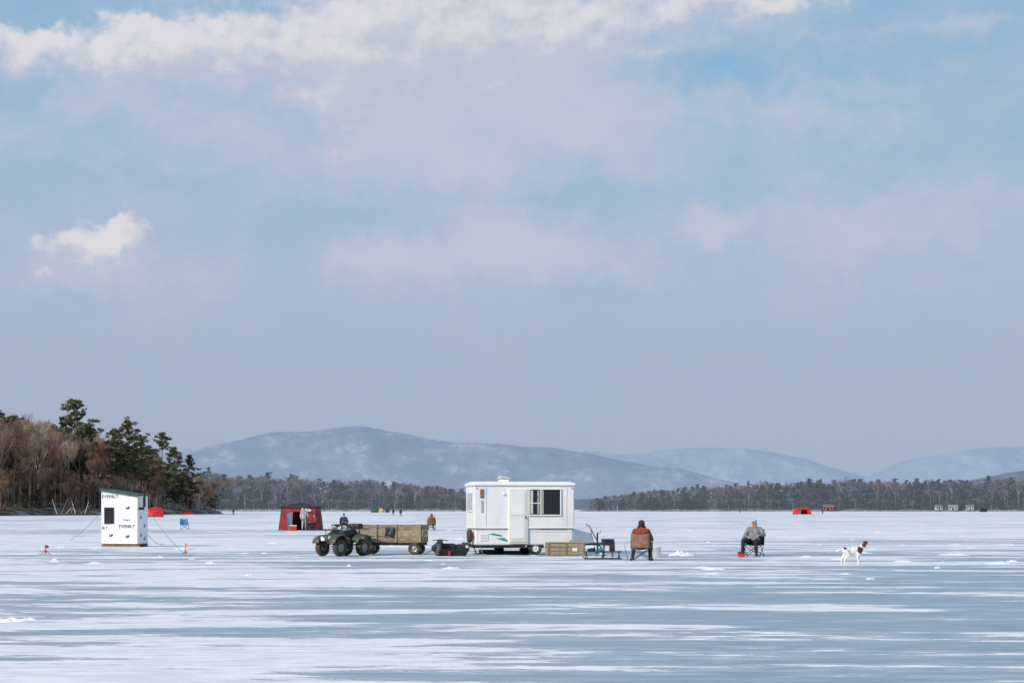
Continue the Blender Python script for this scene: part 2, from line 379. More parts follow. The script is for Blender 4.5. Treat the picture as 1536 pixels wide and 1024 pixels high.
def pine(seed,mats,cnt=24,br=46,size=.30,crown0=.28,spread=.21,name='pine',ratio=.28):
    rd=random.Random(seed); H=20.; segs=[]; cent=[];rad=[]
    pts=[Vector((0,0,0))]
    for i in range(1,9): pts.append(Vector((rd.uniform(-.15,.15),rd.uniform(-.15,.15),H*i/8)))
    for i in range(8): segs.append((pts[i],pts[i+1],.30*(1-i/8.3),.30*(1-(i+1)/8.3)))
    lop=rd.uniform(0,6.28)
    for i in range(br):
        t=crown0+(1-crown0)*(i+rd.random())/br; z=H*t
        a=rd.uniform(0,6.28); q=(t-crown0)/(1-crown0)
        L=H*spread*(math.sin(math.pi*min(1,(q*.80+.20)))**.6)*(1-q*.5)*rd.uniform(.35,1.25)*(1+.25*math.cos(a-lop))+.4
        base=Vector((0,0,z)); tip=base+Vector((math.cos(a)*L,math.sin(a)*L,L*rd.uniform(.05,.45)-.2*(1-q)))
        segs.append((base,tip,.06,.02))
        k=max(2,int(L/.9))
        for j in range(k):
            s=(j+1)/k
            if s<.35: continue
            p=base.lerp(tip,s); cent.append(tuple(p+Vector((rd.uniform(-.6,.6),rd.uniform(-.6,.6),rd.uniform(-.2,.5))))); rad.append(rd.uniform(.5,1.15)*(1.1-.4*q))
    for j in range(5): cent.append((0,0,H-.2-j*.6)); rad.append(.25+.18*j)
    return tree_mesh(name,segs,cent,rad,cnt,size,mats,seed,.55,ratio=ratio)
def bare(seed,mats,name='bare',levels=4,leafy=0,thin=1.,twigs=14,tratio=.034):
    rd=random.Random(seed); segs=[]; cent=[];rad=[]
    def grow(p,d,L,r,lv):
        q=p+d*L; segs.append((p,q,r,r*.7))
        if lv==0:
            if leafy: 
                if rd.random()<leafy: cent.append(tuple(q)); rad.append(.8)
            else: cent.append(tuple(q)); rad.append(.8)
            return
        for i in range(3):
            ax=Vector((rd.gauss(0,1),rd.gauss(0,1),rd.gauss(0,.6))).normalized()
            nd=(d+ax*rd.uniform(.3,.7)+Vector((0,0,.15))).normalized()
            grow(q if i<2 else p.lerp(q,rd.uniform(.4,.9)),nd,L*rd.uniform(.62,.9),max(r*.6,.03*thin),lv-1)
    p=Vector((0,0,0)); d=Vector((rd.uniform(-.08,.08),rd.uniform(-.08,.08),1)).normalized()
    q=p+d*5; segs.append((p,q,.22*thin,.17*thin)); grow(q,d,4.0,.15*thin,levels)
    if leafy: return tree_mesh(name,segs,cent,rad,26,.22,mats,seed,.8)
    return tree_mesh(name,segs,cent,rad,twigs,.62,[mats[0],mats[0]],seed,1.,ratio=tratio*thin,up=1.3)
bark=mat('bark',(.12,.09,.07),.9,.3,2,rand=.25); birch=mat('birch_bark',(.50,.46,.41),.8,.25,3)
twig=mat('twigs',(.21,.135,.10),.95,.25,2,rand=.35,col2=(.33,.225,.17))
twig2=mat('russet_twigs',(.22,.115,.085),.95,.25,2,rand=.35,col2=(.31,.175,.13))
needl=mat('pine_needles',(.055,.065,.028),.8,.35,.5,rand=.25,col2=(.13,.125,.055))
needl2=mat('hemlock_needles',(.042,.055,.03),.8,.35,.5,rand=.2,col2=(.105,.105,.05))
oak=mat('dry_oak_leaves',(.25,.11,.06),.9,.3,1,rand=.25,col2=(.36,.17,.09))
pines=[pine(s,[bark,needl if s%2 else needl2],spread=sp,crown0=c0,br=b_,cnt=30) for s,sp,c0,b_ in((1,.29,.3,60),(2,.26,.22,62),(3,.32,.4,52),(4,.24,.15,68),(5,.28,.35,58))]
bares=[bare(10+s,[twig if s%3 else twig2,oak]) for s in range(6)]
birches=[bare(30+s,[birch,oak],levels=4,thin=.9,twigs=4) for s in range(2)]
oaks=[bare(40+s,[twig,oak],leafy=.6) for s in range(2)]
def meshH(me): return max(v.co.z for v in me.vertices)
MH={}
def inst(name,me,loc,H,parent=None,wide=1.):
    if me.name not in MH: MH[me.name]=meshH(me)
    s=H/MH[me.name]; o=bpy.data.objects.new(name,me); o.location=loc; o.scale=(s*wide,s*wide,s); o.rotation_euler=(0,0,random.uniform(0,6.28)); link(o,parent); return o
# land under left forest
shore_m=mat('shore_ground',(.12,.085,.06),.95,.3,.15,col2=(.45,.43,.44),lo=.45,hi=.75)
def xb(y): return -120+(y-465)*(26/175)
vv=[];ff=[]
prof=[(0,-.3),(3,.8),(10,1.6),(60,4),(400,12)]
edge=[(-420,400),(-300,430),(-200,450),(-120,465),(-113,510),(-104,560),(-96,610),(-92,640),(-96,665),(-140,760),(-260,900)]
for i,(x,y) in enumerate(edge):
    a=Vector(edge[max(0,i-1)]); b_=Vector(edge[min(len(edge)-1,i+1)]); d=(b_-a).normalized(); nrm=Vector((-d.y,d.x))
    for (s_,z) in prof:
        s2=min(s_,60 if i>3 else 400); q=Vector((x,y))+nrm*s2*(1 if i<3 else .6); vv.append((q.x,q.y,z+random.uniform(-.2,.2)))
n=len(prof)
for i in range(len(edge)-1):
    for j in range(n-1): ff.append((i*n+j,(i+1)*n+j,(i+1)*n+j+1,i*n+j+1))
mobj('wooded_point_ground',vv,ff,shore_m)
# prominent pines: bearing(px), top(py), distance
for px,py,Y in((-150,600,500),(-90,585,505),(-45,602,490),(0,613,520),(22,622,530),(112,597,545),(97,622,550),(130,634,550),(192,623,560),(174,640,565),(212,652,572),(243,647,590),(262,668,600),(284,681,606),(-12,640,500),(40,640,540)):
    x=gx(px,Y); zb=2.0; H=hz(py,Y)-zb
    inst('pine_tree',random.choice(pines),(x,Y,zb),H,None,1.0 if H>20 else 1.15)
fo=empty('bare_woodland')
top_tab=([-300,0,45,60,100,150,200,240,270,300,330],[618,622,622,634,640,650,664,682,700,712,730])
cnt=0
while cnt<400:
    y=random.uniform(466,660); x=random.uniform(-200,-92)
    if x>xb(y)-2 : continue
    if x<-120 and y<465+(x+120)*.14+2: continue
    if x<-150 and y>600: continue
    px=x/y*F+768
    if px<-110: continue
    tp=np.interp(px,*top_tab)+random.uniform(-3,34); H=hz(tp,y)-2
    if H<6: H=6
    r=random.random()
    me=random.choice(bares) if r<.90 else (random.choice(birches) if r<.95 else random.choice(oaks))
    if 225<px<295 and random.random()<.5: me=random.choice(oaks); H*=.8
    inst('tree',me,(x,y,1.4+min(3,(xb(y)-x)*.03)),H,fo,random.uniform(.75,1.0)); cnt+=1
# understory along the shore
for i in range(220):
    t=random.random(); y=466+t*185; x=xb(y)-random.uniform(1,7)
    if random.random()<.5: x=random.uniform(-170,-120); y=465+(x+120)*.14+random.uniform(2,10)
    if random.random()<.12: inst('sapling',random.choice(pines),(x,y,.9),random.uniform(3,7),fo,1.5)
    else: inst('sapling',random.choice(bares if random.random()<.85 else oaks),(x,y,.9),random.uniform(5,12),fo,1.1)
# fallen / leaning birches at the shore
for i in range(7):
    Y=466; x=gx(88+i*7,Y); tube('leaning_birch_trunk',[(x,Y-2,.5),(x+random.uniform(-1.5,3),Y-1,random.uniform(2,4.5))],[.09,.04],twig if i%2 else birch,fo,n=6)

# distant treelines (aerial haze in the surface colour)
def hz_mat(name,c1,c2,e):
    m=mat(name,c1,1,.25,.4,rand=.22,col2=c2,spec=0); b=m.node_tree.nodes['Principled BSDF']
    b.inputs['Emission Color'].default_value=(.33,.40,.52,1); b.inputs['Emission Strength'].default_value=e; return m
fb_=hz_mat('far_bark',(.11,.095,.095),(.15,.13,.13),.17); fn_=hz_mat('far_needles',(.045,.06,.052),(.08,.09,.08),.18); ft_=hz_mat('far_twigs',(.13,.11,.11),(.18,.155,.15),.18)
fpines=[pine(60+s,[fb_,fn_],cnt=9,br=34,size=.55,crown0=.08,spread=.19+.02*s,name='far_pine',ratio=.35) for s in range(4)]
fbares=[bare(70+s,[ft_,fn_],levels=3,name='far_bare',thin=2.2,twigs=10,tratio=.028) for s in range(4)]
def treeline(name,pxs,tops,Y0,n,rows,pineprob):
    e=empty(name)
    for i in range(n):
        px=random.uniform(pxs[0],pxs[-1]); Y=Y0+random.random()*rows
        H=(np.interp(px,pxs,tops)*-1+763)/F*Y-2; H=max(4,H*random.choice((random.uniform(.55,.85),random.uniform(.8,1.0))))
        if random.random()<.05: H*=1.12
        me=random.choice(fpines) if random.random()<pineprob else random.choice(fbares)
        inst('tree',me,(gx(px,Y),Y,1),H,e,random.uniform(1.1,1.5))
    for i in range(n//3):
        px=random.uniform(pxs[0]+3,pxs[-1]-3); Y=Y0+random.random()*8
        inst('shrub',random.choice(fpines+fbares),(gx(px,Y),Y,.6),random.uniform(5,9),e,1.9)
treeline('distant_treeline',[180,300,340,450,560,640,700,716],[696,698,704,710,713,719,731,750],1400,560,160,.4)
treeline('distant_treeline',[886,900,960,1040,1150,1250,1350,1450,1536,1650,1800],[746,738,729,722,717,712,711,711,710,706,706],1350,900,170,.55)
def strip(name,x0,x1,Y,d):
    vv=[];ff=[];N=60
    for i in range(N):
        x=x0+(x1-x0)*i/(N-1)
        e_=min(1,min(i,N-1-i)/3)
        for (s_,z) in((0,-.2),(4,1.2*e_),(d,6*e_),(d+60,4*e_)): vv.append((x,Y-4+s_+random.uniform(-2,2),z+random.uniform(-.3,.3)*e_))
    for i in range(N-1):
        for j in range(3): ff.append((i*4+j,(i+1)*4+j,(i+1)*4+j+1,i*4+j+1))
    mobj(name,vv,ff,shore_far)
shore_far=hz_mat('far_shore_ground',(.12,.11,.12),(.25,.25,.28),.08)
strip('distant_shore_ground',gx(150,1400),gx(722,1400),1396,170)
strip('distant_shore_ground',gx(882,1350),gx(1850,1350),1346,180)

# distant cottages half hidden in the treeline
def cottage(name,px,Y,wd,h,col,roofc):
    e=empty(name,(gx(px,Y),Y,.8),R(random.uniform(-20,20)))
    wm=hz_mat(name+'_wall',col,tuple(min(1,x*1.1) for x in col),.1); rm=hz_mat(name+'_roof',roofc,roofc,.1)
    d=wd*.7
    box('walls',(wd,d,h),(0,0,h/2),wm,e,bev=0.02)
    v=[(-wd/2-.4,-d/2-.5,h-.1),(wd/2+.4,-d/2-.5,h-.1),(wd/2+.4,d/2+.5,h-.1),(-wd/2-.4,d/2+.5,h-.1),(-wd/2-.4,0,h*1.55),(wd/2+.4,0,h*1.55)]
    mobj('roof',v,[(0,1,5,4),(2,3,4,5),(1,2,5),(3,0,4),(3,2,1,0)],rm,e)
    for k in(-.32,0,.32): box('window' if k else 'door',(wd*.14,.1,h*.35 if k else h*.7),(k*wd,-d/2-.03,h*(.55 if k else .36)),M['glass'],e,bev=0)
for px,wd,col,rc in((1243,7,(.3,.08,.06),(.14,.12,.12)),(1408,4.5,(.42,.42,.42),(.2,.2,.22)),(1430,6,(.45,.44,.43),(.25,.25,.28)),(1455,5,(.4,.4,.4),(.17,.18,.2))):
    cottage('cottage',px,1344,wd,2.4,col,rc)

# ---------------------------------------------------------------- camper trailer
T=empty('camper_trailer',(.27,70.35,0),R(9))
Wt=M['white']
box('tub',(3.46,2.0,.58),(0,0,.64),Wt,T,bev=.05)
box('upper_body',(3.54,2.08,1.46),(0,0,1.665),Wt,T,bev=.04)
box('waist_moulding',(3.6,2.14,.04),(0,0,.945),M['white2'],T,bev=.015)
box('roof_cap',(3.64,2.18,.12),(0,0,2.455),M['white2'],T,bev=.05)
box('roof_skin',(3.4,1.95,.05),(0,0,2.53),Wt,T,bev=.02)
box('roof_vent',(.38,.38,.10),(-.60,-.2,2.59),M['white2'],T,bev=.03,taper=(.8,.8)); box('vent_lid',(.40,.40,.02),(-.60,-.2,2.68),M['white2'],T,rot=(R(-10),R(12),0),bev=.008)
v=[(1.73,-.98,.36),(2.55,-.45,.40),(2.55,.45,.40),(1.73,.98,.36),(1.73,-.98,.92),(2.5,-.5,.74),(2.5,.5,.74),(1.73,.98,.92)]
o=mobj('front_storage_nose',v,[(0,3,2,1),(4,5,6,7),(0,1,5,4),(1,2,6,5),(2,3,7,6),(3,0,4,7)],Wt,T); bevel(o,.04)
for sgn in(-1,1): tube('drawbar',[(1.6,.6*sgn,.36),(2.6,.15*sgn,.36),(3.2,.0,.36)],.04,M['dsteel'],T)
tube('hitch_jack',[(2.8,0,.02),(2.8,0,.75)],.03,M['dsteel'],T); tube('jack_crank',[(2.8,0,.75),(2.92,0,.76),(2.92,0,.86)],.013,M['dsteel'],T)
yf=-1.045
for x in(-1.35,1.5): box('panel_seam',(.008,.008,1.36),(x,yf-.001,1.66),M['lgrey'],T,bev=0)
dx_=-.23
box('door_frame',(.70,.035,1.94),(dx_,yf-.012,1.36),M['white2'],T,bev=.015)
box('door_leaf',(.60,.03,1.84),(dx_,yf-.035,1.36),M['cream'],T,bev=.02)
box('door_upper_panel',(.46,.012,.80),(dx_,yf-.055,1.80),M['white'],T,bev=.01)
box('door_lower_panel',(.46,.012,.70),(dx_,yf-.055,.92),M['white'],T,bev=.01)
box('door_handle',(.03,.03,.10),(dx_+.25,yf-.07,1.32),M['dsteel'],T,bev=.01)
box('entry_step',(.6,.25,.04),(dx_,yf-.12,.27),M['dsteel'],T,bev=.01)
wx=.72
box('window_glass',(1.08,.02,.88),(wx,yf-.008,1.84),M['glass'],T,bev=0)
for nm,d,cc in(('window_sill',(1.16,.04,.04),(wx,yf-.03,1.385)),('window_head',(1.16,.04,.04),(wx,yf-.03,2.295)),('window_jamb',(.04,.04,.87),(wx-.56,yf-.03,1.84)),('window_jamb',(.04,.04,.87),(wx+.56,yf-.03,1.84)),('window_mullion',(.035,.045,.87),(wx-.14,yf-.03,1.84)),('window_rail',(.36,.04,.03),(wx-.35,yf-.028,1.80))): box(nm,d,cc,M['white2'],T,bev=.01)
for x0,w_,mm in((wx-.52,.10,M['cream']),(wx-.27,.08,M['lgrey']),(wx-.10,.05,M['cream'])):
    v=[];f=[]
    for i in range(17):
        x=x0+i*w_/16; y=yf-.022-.006*math.sin(i*1.6); v+= [(x,y,1.43),(x,y,2.25)]
    for i in range(16): f.append((2*i,2*i+2,2*i+3,2*i+1))
    mobj('curtain',v,f,mm,T,smooth=True)
def decal(name,pts,m): mobj(name,[(x,-1.0035,z) for x,z in pts],[tuple(range(len(pts)))],m,T)
decal('teal_swoosh',[(-1.0,.58),(-.62,.46),(-.56,.50),(-.7,.60)],M['teal']); decal('teal_swoosh',[(-1.25,.72),(-.82,.64),(-.76,.68),(-1.1,.76)],M['teal'])
decal('rust_streak',[(.55,.875),(1.5,.86),(1.55,.885),(.55,.895)],M['tan']); decal('grey_stripe',[(.25,.80),(1.68,.785),(1.68,.80),(.25,.815)],M['lgrey'])
box('fridge_vent',(.30,.02,.26),(-1.42,-1.01,.62),M['white2'],T,bev=.01)
for i in range(4): box('vent_slat',(.24,.012,.012),(-1.42,-1.024,.54+i*.05),M['lgrey'],T,bev=0)
box('clearance_lamp',(.06,.03,.03),(-1.68,yf-.01,2.33),M['orange'],T,bev=.01); box('clearance_lamp',(.06,.03,.03),(1.68,yf-.01,2.33),M['orange'],T,bev=.01); box('marker_lamp',(.06,.03,.04),(1.62,-1.01,.5),M['orange'],T,bev=.01)
box('porch_lamp',(.09,.05,.07),(-.72,yf-.02,2.12),M['white2'],T,bev=.02); box('side_bracket',(.12,.04,.30),(-1.5,yf-.015,2.14),M['tan'],T,bev=.01); box('side_bracket',(.07,.03,.42),(-1.5,yf-.013,1.70),M['lgrey'],T,bev=.01)
box('rear_window',(.02,1.1,.6),(-1.785,0,1.85),M['lgrey'],T,bev=0); box('rear_window_frame_low',(.03,1.2,.05),(-1.79,0,1.53),M['white2'],T); box('rear_window_frame_top',(.03,1.2,.05),(-1.79,0,2.17),M['white2'],T)
for s_ in(-.8,.8): box('tail_lamp',(.03,.14,.12),(-1.745,s_,.62),M['red'],T,bev=.01)
wheel('spare_wheel',.23,.16,(-1.86,-.55,.66),T,rot=(0,R(90),0),knob=False)
for s_ in(-1,1):
    wheel('road_wheel',.235,.17,(.40,.88*s_,.235),T,knob=False,hub=M['white2'])
    ar=[(.40+.33*math.cos(t),.96*s_,.27+.33*math.sin(t)) for t in np.linspace(0,math.pi,12)]
    tube('wheel_arch',ar,.03,M['white2'],T,n=6)
box('chassis',(3.5,1.3,.10),(0,0,.29),M['dsteel'],T,bev=.01); tube('axle',[(.40,-.85,.235),(.40,.85,.235)],.035,M['dsteel'],T)
for x in(-1.55,1.4):
    for y in(-.85,.85):
        tube('stabiliser_jack',[(x,y,.33),(x+.12,y,.03)],.022,M['steel'],T); box('jack_foot',(.2,.18,.03),(x+.12,y,.015),M['wood'],T,bev=.005)
tube('bumper',[(-1.9,-.9,.38),(-1.9,.9,.38)],.05,M['dsteel'],T)
for k,(wd_,hh_) in enumerate(((.5,.16),(.3,.22),(.62,.12),(.28,.2))): box('under_dark_box',(wd_,.4,hh_),(-1.15+k*.45,.25,hh_/2+.005),M['blackfab'] if k%2 else M['dsteel'],T,bev=.015)  # dark boxes filling the dark area beneath the camper

Y=68.2; Cr=empty('wooden_crate',(gx(848,Y),Y,0),R(3))
for k,z in enumerate((.09,.23,.37)):
    box('front_slat',(1.32,.02,.125),(0,-.27,z),M['wood2'],Cr,bev=.006); box('back_slat',(1.32,.02,.125),(0,.27,z),M['wood2'],Cr,bev=.006)
    for s_ in(-1,1): box('end_slat',(.02,.51,.125),(.65*s_,0,z),M['wood2'],Cr,bev=.006)
for x in(-.6,0,.6): box('batten',(.06,.02,.44),(x,-.292,.23),M['wood'],Cr,bev=.005)
box('lid',(1.36,.6,.025),(0,0,.455),M['wood2'],Cr,bev=.006); box('paper_label',(.16,.004,.1),(.3,-.296,.22),M['white2'],Cr,bev=0)

# ---------------------------------------------------------------- wooden wagon
Wg=empty('wooden_wagon',(gx(588,69.9),69.9,0),R(-7))
Lw=2.36;Dw=1.2
box('deck',(Lw,Dw,.05),(0,0,.45),M['wood'],Wg,bev=.005)
for i,z in enumerate((.56,.76,.96)):
    j=random.uniform(-.02,.02)
    box('side_plank',(Lw+j,.035,.185),(j*2,-Dw/2,z),M['wood'] if i!=1 else M['wood2'],Wg,bev=.006,rot=(0,R(random.uniform(-.9,.9)),0)); box('side_plank',(Lw-j,.035,.185),(0,Dw/2,z),M['wood'],Wg,bev=.006)
    for s_ in(-1,1): box('end_plank',(.035,Dw-.05,.185),(s_*(Lw/2-.03),0,z),M['wood'],Wg,bev=.006)
for x in(-1.1,-.45,.25,1.1): box('stake',(.07,.04,.62),(x,-Dw/2-.04,.76),M['wood2'],Wg,bev=.006)
# dark flap on the side, standing in for a dark opening in the planks
v=[];f=[]
for i in range(9):
    for j in range(7):
        u=i/8; w_=j/6; v.append((-.12+.34*u+.02*math.sin(5*w_),-Dw/2-.075-.015*math.sin(u*9+w_*3),.96-.34*w_*(1-.15*math.sin(u*4))))
for i in range(8):
    for j in range(6): f.append((i*7+j,(i+1)*7+j,(i+1)*7+j+1,i*7+j+1))
o=mobj('dark_flap',v,f,M['black'],Wg,smooth=True); s2=o.modifiers.new('s','SOLIDIFY'); s2.thickness=.012
box('frame_rail',(Lw,.08,.08),(0,-.4,.38),M['dsteel'],Wg); box('frame_rail',(Lw,.08,.08),(0,.4,.38),M['dsteel'],Wg)
for x,r in((-.78,.25),(.88,.22)):
    for s_ in(-1,1): wheel('wagon_wheel',r,.15,(x,s_*.52,r),Wg)
    tube('axle',[(x,-.5,r),(x,.5,r)],.03,M['dsteel'],Wg)
tube('drawbar',[(-1.1,0,.36),(-1.5,.1,.34)],.03,M['dsteel'],Wg)
box('reflector',(.08,.02,.05),(-.2,-Dw/2-.03,.42),M['red'],Wg,bev=.005)
box('cargo_tote',(.5,.45,.3),(-.6,.1,.66),M['black'],Wg,bev=.03)

# ---------------------------------------------------------------- quad bike
A=empty('quad_bike',(-5.78,68.0,0),R(232),.97)
for sx_,nm in((.6,'front'),(-.6,'rear')):
    for s_ in(-1,1):
        wheel(nm+'_wheel',.30,.25 if sx_<0 else .21,(sx_,s_*.41,.30),A)
        tube('suspension_arm',[(sx_*.85,s_*.12,.42),(sx_,s_*.34,.31)],.022,M['dsteel'],A)
        tube('shock_absorber',[(sx_*.8,s_*.15,.68),(sx_*.98,s_*.30,.36)],.03,M['red'],A)
def fender(x,s_):
    v=[];f=[];n=9
    for i in range(n):
        t=math.pi*(i/(n-1))*.86+.07*math.pi
        for yy in(.20,.40,.55): v.append((x+.40*math.cos(t),s_*yy,.38+.37*math.sin(t)*(1.0 if yy<.5 else .94)))
    for i in range(n-1):
        for j in range(2): f.append((i*3+j,(i+1)*3+j,(i+1)*3+j+1,i*3+j+1))
    o=mobj('fender',v,f,M['green'],A,smooth=True); sol=o.modifiers.new('s','SOLIDIFY'); sol.thickness=.02
for x in(.6,-.6):
    for s_ in(-1,1): fender(x,s_)
blob('bodywork',[((.75,0,.62),(.35,0,.80),.14,.17,0),((.35,0,.80),(.05,0,.74),.17,.14,0),((.05,0,.76),(-.55,0,.80),.13,.15,1),((-.55,0,.68),(-.85,0,.70),.16,.12,0),((.72,.16,.60),(.5,.2,.70),.10,.10,0),((.72,-.16,.60),(.5,-.2,.70),.10,.10,0)],.02,[M['green'],M['black']],A)
blob('engine',[((.25,0,.42),(-.3,0,.42),.18,.18,0),((.0,.0,.55),(-.1,0,.5),.17,.15,0)],.03,[M['dsteel']],A)
box('skid_plate',(1.1,.35,.03),(0,0,.25),M['steel'],A)
for s_ in(-1,1):
    lathe('headlamp',[(0,.03),(.05,.025),(.065,0),(.05,-.05),(0,-.06)],M['white2'],A,n=16,loc=(.87,s_*.17,.64),rot=(0,R(90),0))
    box('footwell',(.45,.2,.03),(0,s_*.3,.33),M['black'],A); tube('rear_rack_stay',[(-.6,s_*.25,.8),(-.6,s_*.25,.93)],.012,M['dsteel'],A); tube('front_rack_stay',[(.6,s_*.25,.75),(.6,s_*.25,.9)],.012,M['dsteel'],A)
def rack(x0,x1,z):
    tube('rack_frame',[(x0,-.4,z),(x1,-.4,z),(x1,.4,z),(x0,.4,z)],.016,M['dsteel'],A,n=6,closed=True)
    for k in range(5): tube('rack_bar',[(x0,-.3+.15*k,z),(x1,-.3+.15*k,z)],.010,M['dsteel'],A,n=6)
rack(.42,.9,.91); rack(-.9,-.42,.95)
tube('front_bumper',[(.75,-.25,.42),(.98,-.22,.45),(1.0,-.2,.72),(1.0,.2,.72),(.98,.22,.45),(.75,.25,.42)],.018,M['dsteel'],A)
tube('steering_column',[(.5,0,.75),(.28,0,1.02)],.03,M['dsteel'],A)
tube('handlebar',[(.12,-.40,1.07),(.24,-.22,1.10),(.28,0,1.03),(.24,.22,1.10),(.12,.40,1.07)],.016,M['dsteel'],A)
for s_ in(-1,1): tube('grip',[(.16,s_*.32,1.09),(.11,s_*.43,1.065)],.024,M['black'],A)
box('instrument_pod',(.14,.18,.08),(.3,0,1.08),M['black'],A,bev=.03); box('windbreak_bag',(.32,.5,.18),(-.66,0,1.05),M['dsteel'],A,bev=.06); box('front_cargo',(.3,.45,.10),(.66,0,.98),M['lgrey'],A,bev=.05)
box('number_plate',(.01,.16,.1),(1.02,0,.6),M['white2'],A,bev=0)

# ---------------------------------------------------------------- people
def hand(prims,wpt,d,palmn,s_,mi):
    d=Vector(d).normalized(); n=Vector(palmn).normalized(); side=d.cross(n).normalized()*s_
    wpt=Vector(wpt)
    for k in(-.027,0,.027): prims.append((tuple(wpt+d*.015+side*k*.7),tuple(wpt+d*.085+side*k),.015,.014,mi))
    for k,L in((-.030,.060),(-.010,.074),(.010,.078),(.030,.070)):
        b_=wpt+d*.088+side*k; m_=b_+(d+n*.35).normalized()*L*.5; t_=m_+(d*.55+n*.85).normalized()*L*.5
        prims.append((tuple(b_),tuple(m_),.0092,.0088,mi)); prims.append((tuple(m_),tuple(t_),.0088,.0075,mi))
    b_=wpt+d*.03+side*.03; m_=b_+(d*.7+side*.75+n*.2).normalized()*.04; t_=m_+(d*.9+side*.15+n*.35).normalized()*.03
    prims.append((tuple(b_),tuple(m_),.012,.010,mi)); prims.append((tuple(m_),tuple(t_),.010,.0085,mi))
lip=mat('lips',(.35,.12,.1),.6)
def person(name,loc,rz,J,jacket,trouser,boots,hat,hairm,capstyle='cap',accent=None,hand_m=None,fine=True,headyaw=0,hs=1.0):
    """J joints; person faces local -Y"""
    e=empty(name,loc,rz); acc=accent or jacket
    pr=[]
    pel=Vector(J['pelvis']); ch=Vector(J['chest']); nk=Vector(J['neck'])
    pr.append((tuple(pel-Vector((.07,0,0))),tuple(pel+Vector((.07,0,0))),.135,.135,1))
    mid=pel.lerp(ch,.5)
    for s_ in(-1,1):
        pr.append((tuple(pel+Vector((.055*s_,0,.05))),tuple(mid+Vector((.06*s_,0,0))),.135,.135,0))
        pr.append((tuple(mid+Vector((.06*s_,0,0))),tuple(ch+Vector((.075*s_,0,.03))),.135,.128,0 if not accent else 3))
        sh=Vector(J['sh'+'RL'[s_>0]]); el_=Vector(J['el'+'RL'[s_>0]]); wr=Vector(J['wr'+'RL'[s_>0]])
        pr.append((tuple(ch+Vector((.06*s_,0,.08))),tuple(sh),.10,.082,0))
        pr.append((tuple(nk),tuple(sh),.065,.075,0))
        pr.append((tuple(sh),tuple(el_),.080,.062,0)); pr.append((tuple(el_),tuple(wr),.060,.043,0))
        hp=Vector(J['hip'+'RL'[s_>0]]); kn=Vector(J['kn'+'RL'[s_>0]]); an=Vector(J['an'+'RL'[s_>0]]); to=Vector(J['to'+'RL'[s_>0]])
        pr.append((tuple(hp),tuple(kn),.105,.075,1)); pr.append((tuple(kn),tuple(an+Vector((0,0,.06))),.074,.056,1))
        pr.append((tuple(an+Vector((0,.02,.06))),tuple(an+Vector((0,.03,-.03))),.055,.052,2)); pr.append((tuple(an+Vector((0,.02,-.04))),tuple(to),.045,.04,2))
    pr.append((tuple(ch+Vector((0,0,.1))),tuple(nk+Vector((0,0,.02))),.10,.068,0))
    blob('body',pr,.012 if fine else .022,[jacket,trouser,boots,acc],e,smooth_it=3)
    h=bpy.data.objects.new('head',None); link(h,e); h.location=J['head']; h.rotation_euler=(R(J.get('nod',0)),0,headyaw); h.scale=(hs,)*3
    hp=[((0,.012,.02),(.077,.097,.105),0),((0,-.02,-.045),(.058,.07,.075),0),((0,.0,-.13),(0,.01,-.05),.055,.055,0),((0,-.088,.005),(0,-.108,-.025),.010,.016,0),((0,-.075,-.095),(0,-.07,-.09),.03,.03,0),
        ((-.022,-.082,-.058),(.022,-.082,-.058),.011,.011,3),((-.03,-.083,.022),(.03,-.083,.022),.012,.012,0)]
    for s_ in(-1,1):
        hp.append(((.078*s_,.01,-.005),(.012,.022,.034),0)); hp.append(((.031*s_,-.080,.003),(.013,.011,.009),2))
        hp.append(((.045*s_,-.06,-.035),(.02,.022,.02),0))
    hp.append(((0,.05,-.02),(.079,.065,.08),1))
    if capstyle=='hood': hp+=[((0,.03,.03),(.105,.105,.115),4),((-.07,.02,-.09),(.07,.02,-.09),.07,.07,4)]
    else: hp+=[((0,.012,.068),(.086,.104,.072),4)]
    if capstyle=='cap': hp+=[((-.035,-.13,.058),(.035,-.13,.058),.012,.012,4),((-.055,-.085,.064),(.055,-.085,.064),.016,.016,4),((-.05,-.11,.061),(.05,-.11,.061),.013,.013,4)]
    if capstyle=='beanie': hp+=[((-.01,.01,.13),(.01,.01,.135),.03,.022,4)]
    blob('head_shape',hp,.0065 if fine else .012,[M['skin'],hairm,M['black'],lip,hat],h,smooth_it=1)
    hm=hand_m or M['skin']
    for s_,k in((1,'L'),(-1,'R')):
        wr=Vector(J['wr'+k]); el_=Vector(J['el'+k]); q=[((tuple(wr-(wr-el_).normalized()*.03)),tuple(wr+(wr-el_).normalized()*.01),.028,.024,0)]
        hand(q,wr,J.get('hd'+k,tuple(wr-el_)),J.get('pn'+k,(0,0,-1)),-s_,0)
        blob('hand_'+k,q,.0048 if fine else .008,[hm],e,smooth_it=1)
    return e
def seatedJ(**kw):
    J=dict(pelvis=(0,.06,.50),chest=(0,.15,.80),neck=(0,.14,.99),head=(0,.10,1.12),
      shL=(.20,.15,.92),shR=(-.20,.15,.92),elL=(.29,.05,.67),elR=(-.29,.05,.67),wrL=(.17,-.19,.63),wrR=(-.17,-.19,.63),
      hipL=(.10,.04,.49),hipR=(-.10,.04,.49),knL=(.19,-.40,.53),knR=(-.19,-.40,.53),anL=(.20,-.36,.10),anR=(-.20,-.36,.10),toL=(.24,-.55,.04),toR=(-.24,-.55,.04))
    J.update(kw); return J
